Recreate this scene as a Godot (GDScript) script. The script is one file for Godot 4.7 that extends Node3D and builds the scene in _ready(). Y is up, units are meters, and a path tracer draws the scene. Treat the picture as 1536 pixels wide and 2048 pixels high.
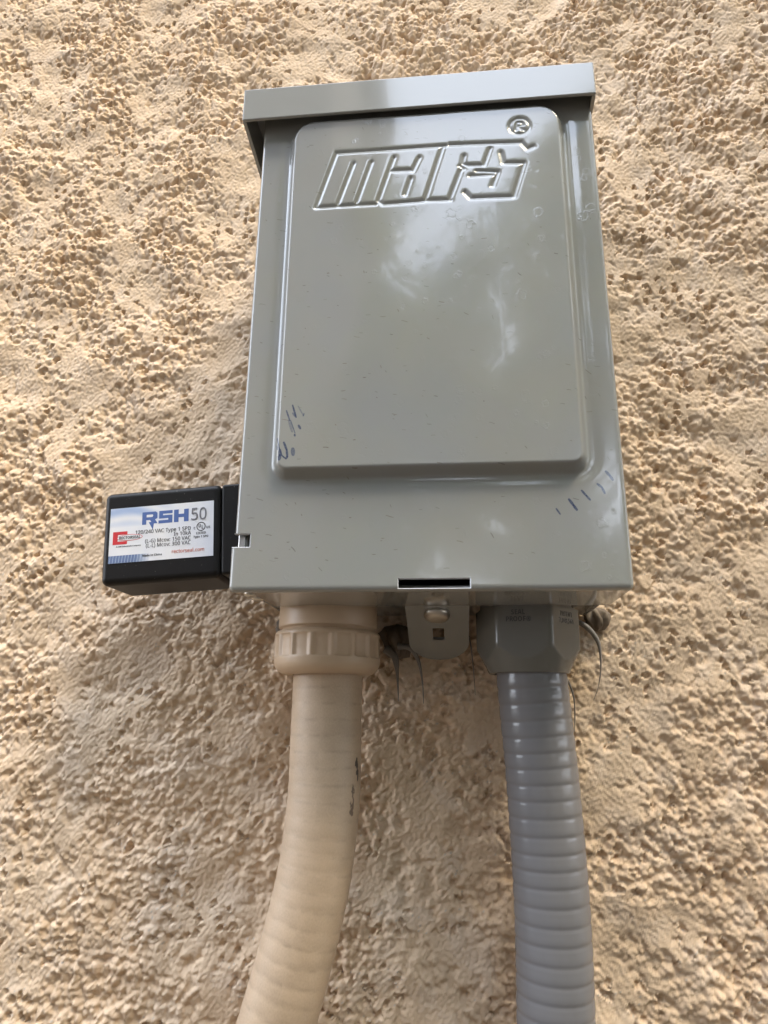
extends Node3D
# A close-up of a grey weatherproof disconnect box on a stucco wall. All shape code works in millimetres,
# measured from the bottom centre of the door's front face (x right, y up, z out of the wall), and is
# scaled to metres when a mesh is committed. The wall's mean face lies at z = -72.

const ORIGIN := Vector3(0, 1.2, 0.072)      # where that point stands in the world
const MM := 0.001
const LOGO := [[-39.5, 140.9, -32.6, 164.7, 8.0, 164.7], [-39.5, 140.9, -17.4, 140.7], [-26.0, 159.4, -31.4, 141.6], [-19.3, 159.5, -24.4, 142.0], [-11.0, 160.9, -16.5, 142.0, -14.7, 140.5, 0.2, 140.9], [-4.0, 154.7, -12.4, 155.0], [-4.8, 151.0, -6.7, 144.1], [-1.7, 160.1, -4.1, 154.3], [6.9, 164.2, 0.5, 141.6], [-0.7, 141.1, 9.5, 140.6], [13.5, 153.3, 9.1, 140.6], [9.6, 165.0, 35.6, 163.9, 37.6, 160.8, 39.7, 161.8], [14.7, 159.6, 14.1, 156.1, 16.2, 155.1, 20.8, 154.9], [24.2, 162.2, 21.8, 154.8], [28.1, 159.9, 28.8, 155.2, 36.1, 154.8, 31.8, 140.4, 16.6, 140.7, 14.7, 143.4], [16.7, 150.4, 24.9, 150.4], [19.1, 152.4, 26.7, 151.4, 24.6, 145.5], [13.4, 155.1, 14.4, 153.7],
	[33.9, 169.6, 34.4, 173.2, 36.2, 172.9, 36.4, 171.8, 34.3, 171.4, 36.9, 169.4]]
# blue pen strokes on the door: width, strength, then points
const PEN := [[0.35, 0.9, -49.2, 50.8, -48.3, 47.1, -47.2, 44.4, -46.1, 43.4], [0.6, 0.8, -46.8, 49.0, -45.7, 46.3, -45.4, 44.0, -45.8, 43.3], [0.9, 0.7, -48.0, 46.3, -47.9, 44.5, -48.1, 43.1], [0.4, 0.7, -49.2, 48.1, -48.9, 46.6], [1.1, 0.6, -43.7, 46.6, -43.5, 44.7], [0.4, 0.7, -46.5, 60.4, -45.2, 56.8], [0.7, 0.3, -45.5, 56.8, -44.2, 52.8], [0.25, 0.7, -44.9, 56.8, -43.2, 52.2], [0.5, 0.8, -43.3, 51.7, -43.2, 51.2], [0.45, 0.9, -44.5, 62.3, -43.1, 57.9], [0.5, 0.5, -44.3, 59.4, -43.3, 58.1], [0.6, 0.8, -42.1, 54.9, -41.5, 53.8], [0.3, 0.35, -42.6, 61.9, -40.7, 58.5], [0.35, 0.7, -40.5, 59.1, -40.7, 58.3], [0.7, 0.8, 56.8, 37.7, 57.9, 36.3, 58.7, 34.9], [0.6, 0.85, 53.9, 33.6, 55.2, 32.4, 55.9, 30.5], [0.55, 0.8, 48.9, 31.5, 50.2, 29.8, 51.3, 28.4], [0.65, 0.85, 44.8, 28.7, 46.0, 26.8, 47.0, 25.2], [0.4, 0.8, 40.7, 25.7, 41.8, 23.9]]

var M := {}
var dent := FastNoiseLite.new()
var rng := RandomNumberGenerator.new()

# ---------------------------------------------------------------- helpers

func rgb(r: float, g: float, b: float) -> Color:      # a linear base colour
	return Color(r, g, b).linear_to_srgb()

func mat(called: String, c: Color, rough: float, metal := 0.0, spec := 0.5) -> StandardMaterial3D:
	var m := StandardMaterial3D.new()
	m.resource_name = called
	m.albedo_color = c
	m.roughness = rough
	m.metallic = metal
	m.metallic_specular = spec
	M[called] = m
	return m

func st() -> Dictionary:
	return {"v": PackedVector3Array(), "n": PackedVector3Array(), "u": PackedVector2Array(), "i": PackedInt32Array()}

func put(s: Dictionary, p: Vector3, n: Vector3, uv := Vector2.ZERO) -> int:
	s.v.append(p); s.n.append(n); s.u.append(uv)
	return s.v.size() - 1

func tri(s: Dictionary, a: int, b: int, c: int) -> void:
	var face: Vector3 = (s.v[b] - s.v[a]).cross(s.v[c] - s.v[a])
	if face.dot(s.n[a] + s.n[b] + s.n[c]) > 0.0:
		s.i.append(a); s.i.append(c); s.i.append(b)
	else:
		s.i.append(a); s.i.append(b); s.i.append(c)

func quad(s: Dictionary, a: Vector3, b: Vector3, c: Vector3, d: Vector3, n: Vector3) -> void:
	var k := put(s, a, n); put(s, b, n); put(s, c, n); put(s, d, n)
	tri(s, k, k + 1, k + 2); tri(s, k, k + 2, k + 3)

# a sheet of nu x nv points (row after row); normals come from its slopes, turned towards `out` (a point function)
func sheet(s: Dictionary, p: PackedVector3Array, nu: int, nv: int, flip := false, uv := PackedVector2Array(), skip := {}, round_u := false) -> void:
	var base: int = s.v.size()
	for j in nv:
		for i in nu:
			var i0 := i - 1 if i > 0 else (nu - 2 if round_u else 0)
			var i1 := i + 1 if i < nu - 1 else (1 if round_u else nu - 1)
			var du := p[j * nu + i1] - p[j * nu + i0]
			var dv := p[mini(j + 1, nv - 1) * nu + i] - p[maxi(j - 1, 0) * nu + i]
			var n := du.cross(dv).normalized()
			if flip:
				n = -n
			put(s, p[j * nu + i], n, uv[j * nu + i] if uv.size() else Vector2.ZERO)
	for j in nv - 1:
		for i in nu - 1:
			if skip.has(j * nu + i):
				continue
			var a := base + j * nu + i
			tri(s, a, a + 1, a + nu + 1); tri(s, a, a + nu + 1, a + nu)

# a box with rounded edges
func rbox(s: Dictionary, lo: Vector3, hi: Vector3, r: float, steps := 2) -> void:
	var c := (lo + hi) / 2.0
	var h := (hi - lo) / 2.0
	r = minf(r, minf(h.x, minf(h.y, h.z)) * 0.98)
	var lines := []
	for ax in 3:
		var l := []
		for k in steps + 1:
			l.append(-h[ax] + r * (1.0 - cos(k * PI / 2.0 / steps)) if false else -h[ax] + r * k / steps)
		for k in steps + 1:
			l.append(h[ax] - r + r * k / steps)
		lines.append(l)
	for ax in 3:
		var ua := (ax + 1) % 3
		var va := (ax + 2) % 3
		for side in [-1.0, 1.0]:
			var k0: int = s.v.size()
			var lu: Array = lines[ua]
			var lv: Array = lines[va]
			for v in lv:
				for u in lu:
					var q := Vector3.ZERO
					q[ax] = side * h[ax]; q[ua] = u; q[va] = v
					var inner := q.clamp(-(h - Vector3(r, r, r)), h - Vector3(r, r, r))
					var d := (q - inner).normalized()
					put(s, c + inner + d * r, d)
			var nu := lu.size()
			for j in lv.size() - 1:
				for i in nu - 1:
					var a := k0 + j * nu + i
					tri(s, a, a + 1, a + nu + 1); tri(s, a, a + nu + 1, a + nu)

# a shape turned round the vertical line through (cx, cz): radius(angle, k) for each height
func polar(s: Dictionary, cx: float, cz: float, ys: Array, radius: Callable, segs: int, axis := Basis.IDENTITY, at := Vector3.ZERO) -> void:
	var p := PackedVector3Array()
	for k in ys.size():
		for i in segs + 1:
			var a := TAU * i / segs
			var r: float = radius.call(a, k)
			p.append(at + axis * Vector3(cx + r * sin(a), ys[k], cz + r * cos(a)))
	sheet(s, p, segs + 1, ys.size(), ys[ys.size() - 1] < ys[0], PackedVector2Array(), {}, true)

# a tube along a path, with its own radius at each point
func tube(s: Dictionary, path: PackedVector3Array, radii: PackedFloat32Array, segs: int) -> void:
	var p := PackedVector3Array()
	var uv := PackedVector2Array()
	var ref := Vector3(0, 0, 1)
	var run := 0.0
	for k in path.size():
		var t := (path[mini(k + 1, path.size() - 1)] - path[maxi(k - 1, 0)]).normalized()
		var side := ref.cross(t)
		if side.length() < 0.1:
			side = Vector3(1, 0, 0).cross(t)
		side = side.normalized()
		var front := t.cross(side).normalized()
		if k > 0:
			run += path[k].distance_to(path[k - 1])
		for i in segs + 1:
			var a := TAU * i / segs
			p.append(path[k] + (side * sin(a) + front * cos(a)) * radii[k])
			uv.append(Vector2(float(i) / segs, run / 100.0))
	var k0: int = s.v.size()
	sheet(s, p, segs + 1, path.size(), false, uv, {}, true)
	# make sure the normals point away from the path
	for k in path.size():
		for i in segs + 1:
			var at := k0 + k * (segs + 1) + i
			if s.n[at].dot(s.v[at] - path[k]) < 0.0:
				s.n[at] = -s.n[at]
	var fix := PackedInt32Array()
	fix.resize(0)
	for e in [0, path.size() - 1]:
		var t := (path[path.size() - 1] - path[0]).normalized() * (-1.0 if e == 0 else 1.0)
		var m := put(s, path[e], t)
		for i in segs:
			var a := put(s, s.v[k0 + e * (segs + 1) + i], t)
			var b := put(s, s.v[k0 + e * (segs + 1) + i + 1], t)
			tri(s, m, a, b)

# a flat outline in x and y given depth
func prism(s: Dictionary, outline: PackedVector2Array, z0: float, z1: float) -> void:
	var t := Geometry2D.triangulate_polygon(outline)
	for z in [z0, z1]:
		var n := Vector3(0, 0, 1 if z == z1 else -1)
		var k: int = s.v.size()
		for q in outline:
			put(s, Vector3(q.x, q.y, z), n)
		for i in t.size() / 3:
			tri(s, k + t[i * 3], k + t[i * 3 + 1], k + t[i * 3 + 2])
	var turn := 0.0
	for i in outline.size():
		turn += outline[i].cross(outline[(i + 1) % outline.size()])
	for i in outline.size():
		var a := outline[i]
		var b := outline[(i + 1) % outline.size()]
		var d := (b - a).normalized()
		var n := Vector3(d.y, -d.x, 0) * signf(turn)
		quad(s, Vector3(a.x, a.y, z0), Vector3(b.x, b.y, z0), Vector3(b.x, b.y, z1), Vector3(a.x, a.y, z1), n)

func commit(s: Dictionary, called: String, m: Material, parent: Node3D, scaled := MM) -> MeshInstance3D:
	var arrays := []
	arrays.resize(Mesh.ARRAY_MAX)
	var v: PackedVector3Array = s.v
	# triangles follow their normals (normals may have been turned after the triangles were made)
	var ix: PackedInt32Array = s.i
	for t in ix.size() / 3:
		var a := ix[t * 3]
		var b := ix[t * 3 + 1]
		var c := ix[t * 3 + 2]
		if (v[b] - v[a]).cross(v[c] - v[a]).dot(s.n[a] + s.n[b] + s.n[c]) > 0.0:
			ix[t * 3 + 1] = c
			ix[t * 3 + 2] = b
	if scaled != 1.0:
		for k in v.size():
			v[k] *= scaled
	arrays[Mesh.ARRAY_VERTEX] = v
	arrays[Mesh.ARRAY_NORMAL] = s.n
	arrays[Mesh.ARRAY_TEX_UV] = s.u
	arrays[Mesh.ARRAY_INDEX] = ix
	var mesh := ArrayMesh.new()
	mesh.add_surface_from_arrays(Mesh.PRIMITIVE_TRIANGLES, arrays)
	mesh.surface_set_material(0, m)
	var o := MeshInstance3D.new()
	o.name = called
	o.mesh = mesh
	parent.add_child(o, true)
	if scaled != 1.0 and parent != self and parent.has_meta("shift"):
		o.position = parent.get_meta("shift")
	return o

# a Node3D at a thing's base (given in millimetres); its parts are drawn in the shared millimetre space
func thing(called: String, label: String, category: String, base: Vector3, group := "") -> Node3D:
	var o := Node3D.new()
	o.name = called
	add_child(o, true)
	o.position = ORIGIN + base * MM
	o.set_meta("shift", -base * MM)
	o.set_meta("label", label)
	o.set_meta("category", category)
	if group:
		o.set_meta("group", group)
	return o

func lettering(text: String, size_mm: float, at: Vector3, m: Material, parent: Node3D, align := 0, bold := false, squeeze := 1.0, basis := Basis.IDENTITY) -> MeshInstance3D:
	var f := SystemFont.new()
	f.font_names = PackedStringArray(["Droid Sans"])
	if bold:
		f.font_weight = 700
	var t := TextMesh.new()
	t.text = text
	t.font = f
	t.font_size = 40
	t.pixel_size = 0.01
	t.depth = 0.02
	t.curve_step = 3.0
	t.horizontal_alignment = [HORIZONTAL_ALIGNMENT_LEFT, HORIZONTAL_ALIGNMENT_CENTER, HORIZONTAL_ALIGNMENT_RIGHT][align]
	t.vertical_alignment = VERTICAL_ALIGNMENT_CENTER
	t.material = m
	var k := size_mm * MM / (0.714 * 0.4)      # size_mm is the height of a capital
	var o := MeshInstance3D.new()
	o.name = "lettering"
	o.mesh = t
	o.transform = Transform3D(basis * Basis.from_scale(Vector3(squeeze, 1, 1) * k), at * MM)
	parent.add_child(o, true)
	return o

func mirror_at(i: int, n: int) -> int:
	var k := posmod(i, 2 * n - 2)
	return k if k < n else 2 * n - 2 - k

func noise(seed_: int, freq: float, oct: int, kind := FastNoiseLite.TYPE_SIMPLEX_SMOOTH) -> FastNoiseLite:
	var f := FastNoiseLite.new()
	f.seed = seed_
	f.noise_type = kind
	f.frequency = freq
	f.fractal_type = FastNoiseLite.FRACTAL_FBM if oct > 1 else FastNoiseLite.FRACTAL_NONE
	f.fractal_octaves = oct
	return f

# ---------------------------------------------------------------- scene

func _ready() -> void:
	var cam := Camera3D.new()
	cam.name = "camera"
	cam.fov = 72.37
	cam.near = 0.01
	cam.far = 120.0
	add_child(cam)
	cam.position = ORIGIN + Vector3(8.6, -37.1, 215.3) * MM
	cam.basis = Basis(Vector3.UP, deg_to_rad(5.9)) * Basis(Vector3.RIGHT, deg_to_rad(16.15)) * Basis(Vector3.BACK, deg_to_rad(0.64))
	cam.current = true

	var env := Environment.new()
	var sky := Sky.new()
	var air := ProceduralSkyMaterial.new()
	air.sky_top_color = Color(0.76, 0.80, 0.87)
	air.sky_horizon_color = Color(0.86, 0.88, 0.91)
	air.sky_curve = 0.25
	air.ground_bottom_color = Color(0.42, 0.38, 0.32)
	air.ground_horizon_color = Color(0.60, 0.57, 0.52)
	air.sky_energy_multiplier = 1.15
	air.ground_energy_multiplier = 0.6
	air.sun_angle_max = 12.0
	sky.sky_material = air
	env.background_mode = Environment.BG_SKY
	env.sky = sky
	env.background_energy_multiplier = 1.0
	env.tonemap_mode = Environment.TONE_MAPPER_LINEAR
	env.tonemap_exposure = 7.2
	env.sdfgi_enabled = true
	env.ssao_enabled = true
	env.ssil_enabled = true
	var we := WorldEnvironment.new()
	we.name = "world"
	we.environment = env
	add_child(we)

	# bright veiled sky, strongest high on the right
	var sun := DirectionalLight3D.new()
	sun.name = "sun"
	sun.light_energy = 0.5
	sun.light_color = Color(1.0, 0.93, 0.81)
	sun.light_angular_distance = 22.0
	sun.shadow_enabled = true
	sun.sky_mode = DirectionalLight3D.SKY_MODE_LIGHT_ONLY
	add_child(sun)
	sun.look_at_from_position(Vector3.ZERO, Vector3(-0.62, -1.2, -0.5))

	rng.seed = 11
	dent.seed = 4
	dent.frequency = 0.016
	dent.fractal_octaves = 2
	materials()
	build_wall()
	build_yard()
	build_box()
	build_surge_protector()
	build_beige_run()
	build_grey_run()
	build_sealant()

func materials() -> void:
	mat("paint", rgb(0.28, 0.282, 0.258), 0.11, 0.0, 0.55)
	M.paint.clearcoat_enabled = true
	M.paint.clearcoat = 0.35
	M.paint.clearcoat_roughness = 0.03
	mat("bare_edge", rgb(0.50, 0.51, 0.52), 0.4, 0.2)
	mat("zinc", rgb(0.62, 0.62, 0.60), 0.32, 1.0)
	mat("steel", rgb(0.55, 0.52, 0.46), 0.35, 1.0)
	mat("black_plastic", rgb(0.018, 0.017, 0.016), 0.42, 0.0, 0.35)
	mat("print_black", rgb(0.03, 0.03, 0.03), 0.5)
	mat("print_grey", rgb(0.16, 0.16, 0.17), 0.5)
	mat("print_blue", rgb(0.075, 0.13, 0.33), 0.5)
	mat("print_red", rgb(0.55, 0.03, 0.035), 0.5)
	mat("print_orange", rgb(0.55, 0.13, 0.07), 0.5)
	mat("print_white", rgb(0.72, 0.72, 0.72), 0.5)
	mat("beige", rgb(0.53, 0.4, 0.275), 0.5)
	mat("beige_plastic", rgb(0.54, 0.4, 0.265), 0.4)
	mat("grey_pvc", rgb(0.185, 0.182, 0.184), 0.2)
	mat("grey_nut", rgb(0.15, 0.146, 0.126), 0.18)
	mat("nut_print", rgb(0.05, 0.048, 0.045), 0.5)
	mat("sealant", rgb(0.2, 0.18, 0.155), 0.45)
	mat("scuff", rgb(0.22, 0.2, 0.19), 0.6)
	# fine orange peel on the paint, and dried water spots
	var peel := noise(21, 0.03, 2).get_seamless_image(512, 512)
	peel.convert(Image.FORMAT_RGBA8)
	peel.bump_map_to_normal_map(0.5)
	var peel_tex := ImageTexture.create_from_image(peel)
	M.peel = peel_tex
	# stucco: flat paint over sand, colour varied a little from patch to patch
	var w := mat("stucco", Color(1, 1, 1), 0.85, 0.0, 0.35)
	w.vertex_color_use_as_albedo = true

# ---------------------------------------------------------------- the wall

func build_wall() -> void:
	var step := 0.55
	var x0 := -285.0
	var x1 := 235.0
	var y0 := -175.0
	var y1 := 400.0
	var gx := int((x1 - x0) / step) + 1
	var gy := int((y1 - y0) / step) + 1
	# noise maps, one pixel for each point of the fine grid
	var region := noise(1, step / 75.0, 2).get_image(gx, gy).get_data()
	var na := noise(2, step / 26.0, 4)
	na.domain_warp_enabled = true
	na.domain_warp_amplitude = 8.0
	na.domain_warp_frequency = step / 9.0
	var lump := na.get_image(gx, gy).get_data()
	var mid := noise(3, step / 6.5, 3).get_image(gx, gy).get_data()
	# lumps of three sizes: distance to scattered points
	var cells := []
	for e in [[4, 2.5, 1.6], [14, 5.6, 3.6], [15, 1.3, 0.5], [16, 5.6, 2.2]]:
		var nc := noise(e[0], step / e[1], 1, FastNoiseLite.TYPE_CELLULAR)
		nc.cellular_return_type = FastNoiseLite.RETURN_DISTANCE
		nc.domain_warp_enabled = true
		nc.domain_warp_amplitude = e[2] / step
		nc.domain_warp_frequency = step / (e[1] * 1.3)
		cells.append(nc.get_image(gx, gy).get_data())
	var crumb: PackedByteArray = cells[0]
	var clod: PackedByteArray = cells[1]
	var sand: PackedByteArray = cells[2]
	var hole: PackedByteArray = cells[3]
	var pitted := noise(17, step / 30.0, 3).get_image(gx, gy).get_data()
	var grain := noise(5, step / 2.0, 2).get_image(gx, gy).get_data()
	var cluster := noise(12, step / 34.0, 3).get_image(gx, gy).get_data()
	var slow := noise(8, step / 50.0, 2).get_image(gx, gy).get_data()
	var tint := noise(9, step / 26.0, 3).get_image(gx, gy).get_data()

	# grid lines: fine where the photograph looks, wider and wider beyond
	var xs := PackedFloat32Array()
	var ys := PackedFloat32Array()
	for axis in 2:
		var a := x0 if axis == 0 else y0
		var n := gx if axis == 0 else gy
		var l := PackedFloat32Array()
		var outer := PackedFloat32Array()
		var w := step
		var p := 0.0
		var far := 2600.0 if axis == 0 else 1020.0
		while p < far:
			w = minf(w * 1.10, 90.0)
			p += w
			outer.append(minf(p, far))
		for k in outer.size():
			l.append(a - outer[outer.size() - 1 - k])
		for k in n:
			l.append(a + k * step)
		var top := a + (n - 1) * step
		for k in outer.size():
			l.append(top + outer[k] * (1.0 if axis == 0 else 1.6))
		if axis == 0:
			xs = l
		else:
			ys = l
	var nx := xs.size()
	var ny := ys.size()
	var h := PackedFloat32Array()
	h.resize(nx * ny)
	var col := PackedColorArray()
	col.resize(nx * ny)
	for j in ny:
		var fj := roundi((ys[j] - y0) / step)
		var ij := gy - 1 - mirror_at(fj, gy)
		var fade_y := clampf(1.0 - maxf(y0 - ys[j], ys[j] - y1) / 220.0, 0.0, 1.0)
		for i in nx:
			var at := ij * gx + mirror_at(roundi((xs[i] - x0) / step), gx)
			var fade := minf(fade_y, clampf(1.0 - maxf(x0 - xs[i], xs[i] - x1) / 220.0, 0.0, 1.0))
			var rough := smoothstep(0.30, 0.66, region[at] / 255.0)
			var g := grain[at] / 255.0
			var d1 := clod[at] / 150.0
			var d2 := crumb[at] / 150.0
			var d3 := sand[at] / 150.0
			var b1 := maxf(0.0, 1.0 - d1 * d1)
			var b2 := maxf(0.0, 1.0 - d2 * d2)
			# a dashed coat of lumps, then trowelled: tops pressed flat where the trowel went lower
			var raw := 1.0 * b1 + (0.65 + 0.5 * rough) * b2 + (mid[at] / 255.0 - 0.5) * 2.1 + (lump[at] / 255.0 - 0.5) * 3.6
			var cap := lerpf(0.55, 2.1, rough) + (cluster[at] / 255.0 - 0.5) * 2.4
			var t := clampf(0.5 + 0.5 * (cap - raw) / 0.4, 0.0, 1.0)
			var z := lerpf(cap, raw, t) - 0.4 * t * (1.0 - t)
			z += (slow[at] / 255.0 - 0.5) * 3.0 - 1.5
			z -= smoothstep(0.23, 0.12, hole[at] / 255.0 + 0.3 * (g - 0.5)) * smoothstep(0.53, 0.65, pitted[at] / 255.0) * 1.5
			z += (g - 0.5) * 0.4 + 0.28 * maxf(0.0, 1.0 - d3 * d3)
			z = z * 0.97
			h[j * nx + i] = z * fade - 1.0 * (1.0 - fade)
			# paint: patchy, here and there chalky or flecked with grey
			var c := 0.93 + 0.14 * tint[at] / 255.0 + 0.04 * (g - 0.5)
			var warm := 0.04 * (region[at] / 255.0 - 0.5)
			var paint := Color(0.67 * c * (1.0 + warm), 0.505 * c, 0.343 * c * (1.0 - warm))
			var chalk := smoothstep(0.52, 0.70, tint[at] / 255.0 + 0.35 * (g - 0.5))
			paint = paint.lerp(Color(0.64, 0.53, 0.42), 0.35 * chalk)
			if sand[at] < 70 and pitted[at] > 150 and grain[mini(at + 977, grain.size() - 1)] > 196:
				paint = paint.lerp(Color(0.42, 0.41, 0.39), 0.7)
			col[j * nx + i] = paint
	var v := PackedVector3Array()
	var n_ := PackedVector3Array()
	v.resize(nx * ny)
	n_.resize(nx * ny)
	for j in ny:
		var ja := maxi(j - 1, 0)
		var jb := mini(j + 1, ny - 1)
		for i in nx:
			var k := j * nx + i
			var ia := maxi(i - 1, 0)
			var ib := mini(i + 1, nx - 1)
			v[k] = Vector3(xs[i], ys[j], h[k] - 72.0) * MM
			n_[k] = Vector3((h[j * nx + ia] - h[j * nx + ib]) / (xs[ib] - xs[ia]), (h[ja * nx + i] - h[jb * nx + i]) / (ys[jb] - ys[ja]), 1.0).normalized()
	var ix := PackedInt32Array()
	ix.resize((nx - 1) * (ny - 1) * 6)
	var w := 0
	for j in ny - 1:
		for i in nx - 1:
			var a := j * nx + i
			ix[w] = a; ix[w + 1] = a + nx + 1; ix[w + 2] = a + 1
			ix[w + 3] = a; ix[w + 4] = a + nx; ix[w + 5] = a + nx + 1
			w += 6
	var arrays := []
	arrays.resize(Mesh.ARRAY_MAX)
	arrays[Mesh.ARRAY_VERTEX] = v
	arrays[Mesh.ARRAY_NORMAL] = n_
	arrays[Mesh.ARRAY_COLOR] = col
	arrays[Mesh.ARRAY_INDEX] = ix
	var mesh := ArrayMesh.new()
	mesh.add_surface_from_arrays(Mesh.PRIMITIVE_TRIANGLES, arrays)
	mesh.surface_set_material(0, M.stucco)
	var root := Node3D.new()
	root.name = "wall"
	root.position = Vector3(0, 0, 0)
	root.set_meta("kind", "structure")
	add_child(root)
	var o := MeshInstance3D.new()
	o.name = "stucco"
	o.mesh = mesh
	o.position = ORIGIN
	root.add_child(o)
	# the wall behind its render coat
	var s := st()
	rbox(s, Vector3(-6000, -1200, -400), Vector3(6000, 1900, -79), 2.0, 1)
	var core := commit(s, "wall_core", mat("core", rgb(0.55, 0.42, 0.27), 0.9), root)
	core.position = ORIGIN

# ---------------------------------------------------------------- what the glossy paint mirrors

func build_yard() -> void:
	var s := st()
	quad(s, Vector3(-20, 0, -3), Vector3(20, 0, -3), Vector3(20, 0, 20), Vector3(-20, 0, 20), Vector3.UP)
	var g := commit(s, "ground", mat("concrete", rgb(0.07, 0.054, 0.038), 0.9), self, 1.0)
	g.set_meta("kind", "structure")

	# the house across the side yard, its corner ending left of the box
	var root := Node3D.new()
	root.name = "neighbouring_house"
	add_child(root)
	root.position = Vector3(-5.2, 0, 6.0)
	root.set_meta("label", "plain house across the yard, mirrored as the dull left side of the door")
	root.set_meta("category", "house")
	s = st()
	rbox(s, Vector3(-4.2, 0, -1.5), Vector3(4.25, 8.2, 3.0), 0.03, 1)
	commit(s, "wall", mat("neighbour_paint", rgb(0.13, 0.115, 0.11), 0.8), root, 1.0)
	s = st()
	rbox(s, Vector3(-4.5, 8.2, -1.9), Vector3(4.5, 8.45, 3.4), 0.03, 1)
	commit(s, "roof", mat("neighbour_roof", rgb(0.16, 0.12, 0.10), 0.8), root, 1.0)

	var fence := Node3D.new()
	fence.name = "garden_wall"
	add_child(fence)
	fence.position = Vector3(6, 0, 11.9)
	fence.set_meta("label", "plain low garden wall behind the trees across the yard")
	fence.set_meta("category", "wall")
	s = st()
	rbox(s, Vector3(-7.2, 0, 0), Vector3(9, 2.7, 0.2), 0.02, 1)
	commit(s, "block_work", mat("garden_wall_paint", rgb(0.1, 0.085, 0.07), 0.9), fence, 1.0)
	s = st()
	rbox(s, Vector3(-7.25, 2.7, -0.04), Vector3(9.05, 2.78, 0.24), 0.02, 1)
	commit(s, "coping", M.garden_wall_paint, fence, 1.0)

	# a leafy tree to the right of it, sky between its clumps
	var tree := Node3D.new()
	tree.name = "tree"
	add_child(tree)
	tree.position = Vector3(0.9, 0, 6.2)
	tree.rotation.y = 2.0
	tree.set_meta("label", "leafy tree across the yard, mirrored as bright flecks on the door's right side")
	tree.set_meta("category", "tree")
	tree.set_meta("group", "trees across the yard")
	s = st()
	var clumps := []
	for k in 84:
		var a := rng.randf() * TAU
		var r := sqrt(rng.randf()) * 2.7
		clumps.append([Vector3(cos(a) * r, rng.randf_range(1.7, 5.7) - 0.06 * r * r, sin(a) * r), rng.randf_range(0.32, 0.6)])
	for e in [Vector3(-0.95, 4.1, -1.2), Vector3(-0.9, 3.6, -0.8), Vector3(-1.0, 4.6, -0.7)]:
		clumps.append([e, 0.5])
	tube(s, PackedVector3Array([Vector3(0, 0, 0), Vector3(0.05, 1.2, 0.02), Vector3(-0.04, 2.6, 0.05), Vector3(0.02, 5.0, 0)]), PackedFloat32Array([0.16, 0.13, 0.1, 0.03]), 9)
	for c in clumps:
		var tip: Vector3 = c[0]
		var from := Vector3(0, clampf(tip.y * 0.6, 1.3, 3.6), 0)
		tube(s, PackedVector3Array([from, from.lerp(tip, 0.5) + Vector3(0, 0.12, 0), tip]), PackedFloat32Array([0.05, 0.03, 0.008]), 5)
	commit(s, "trunk", mat("bark", rgb(0.12, 0.09, 0.065), 0.9), tree, 1.0)
	s = st()
	for c in clumps:
		for k in 240:
			var d := Vector3(rng.randfn(), rng.randfn(), rng.randfn()).normalized() * pow(rng.randf(), 0.45)
			var at: Vector3 = c[0] + d * Vector3(1, 0.75, 1) * c[1]
			var n := (d + Vector3(rng.randfn(), rng.randfn() + 0.7, rng.randfn()) * 0.7).normalized()
			var t := n.cross(Vector3(rng.randfn(), rng.randfn(), rng.randfn())).normalized()
			var b := n.cross(t)
			var l := rng.randf_range(0.06, 0.1)
			quad(s, at - t * l, at - b * l * 0.45, at + t * l, at + b * l * 0.45, n)
	var leaf := mat("leaf", rgb(0.085, 0.115, 0.035), 0.5)
	leaf.backlight_enabled = true
	leaf.backlight = Color(0.3, 0.36, 0.1)
	leaf.cull_mode = BaseMaterial3D.CULL_DISABLED
	commit(s, "crown", leaf, tree, 1.0).set_meta("kind", "stuff")
	for e in [[Vector3(5.2, 0, 5.0), 1.9, "leafy tree farther right across the yard, mirrored along the box's right edge"], [Vector3(3.5, 0, 2.8), 3.4, "nearest leafy tree, right of the box along the wall"], [Vector3(-1.3, 0, 9.2), 4.6, "tallest leafy tree, farthest from the box behind the others"]]:
		var more := tree.duplicate()
		more.name = "tree_001" if e[1] < 2.0 else ("tree_002" if e[1] < 4.0 else "tree_003")
		if e[1] > 4.0:
			more.scale = Vector3(1.15, 1.3, 1.15)
		add_child(more)
		more.position = e[0]
		more.rotation.y = e[1]
		more.set_meta("label", e[2])

# ---------------------------------------------------------------- the box

func seg_dist(p: Vector2, a: Vector2, b: Vector2) -> float:
	var ab := b - a
	return p.distance_to(a + ab * clampf((p - a).dot(ab) / ab.length_squared(), 0.0, 1.0))

func panel_dist(x: float, y: float) -> float:        # signed distance to the raised panel's outline
	var r := 9.0 if y > 110.0 else 4.5
	var q := Vector2(absf(x - 0.3), absf(y - 110.0)) - Vector2(50.4 - r, 71.4 - r)
	return Vector2(maxf(q.x, 0), maxf(q.y, 0)).length() + minf(maxf(q.x, q.y), 0) - r

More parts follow.
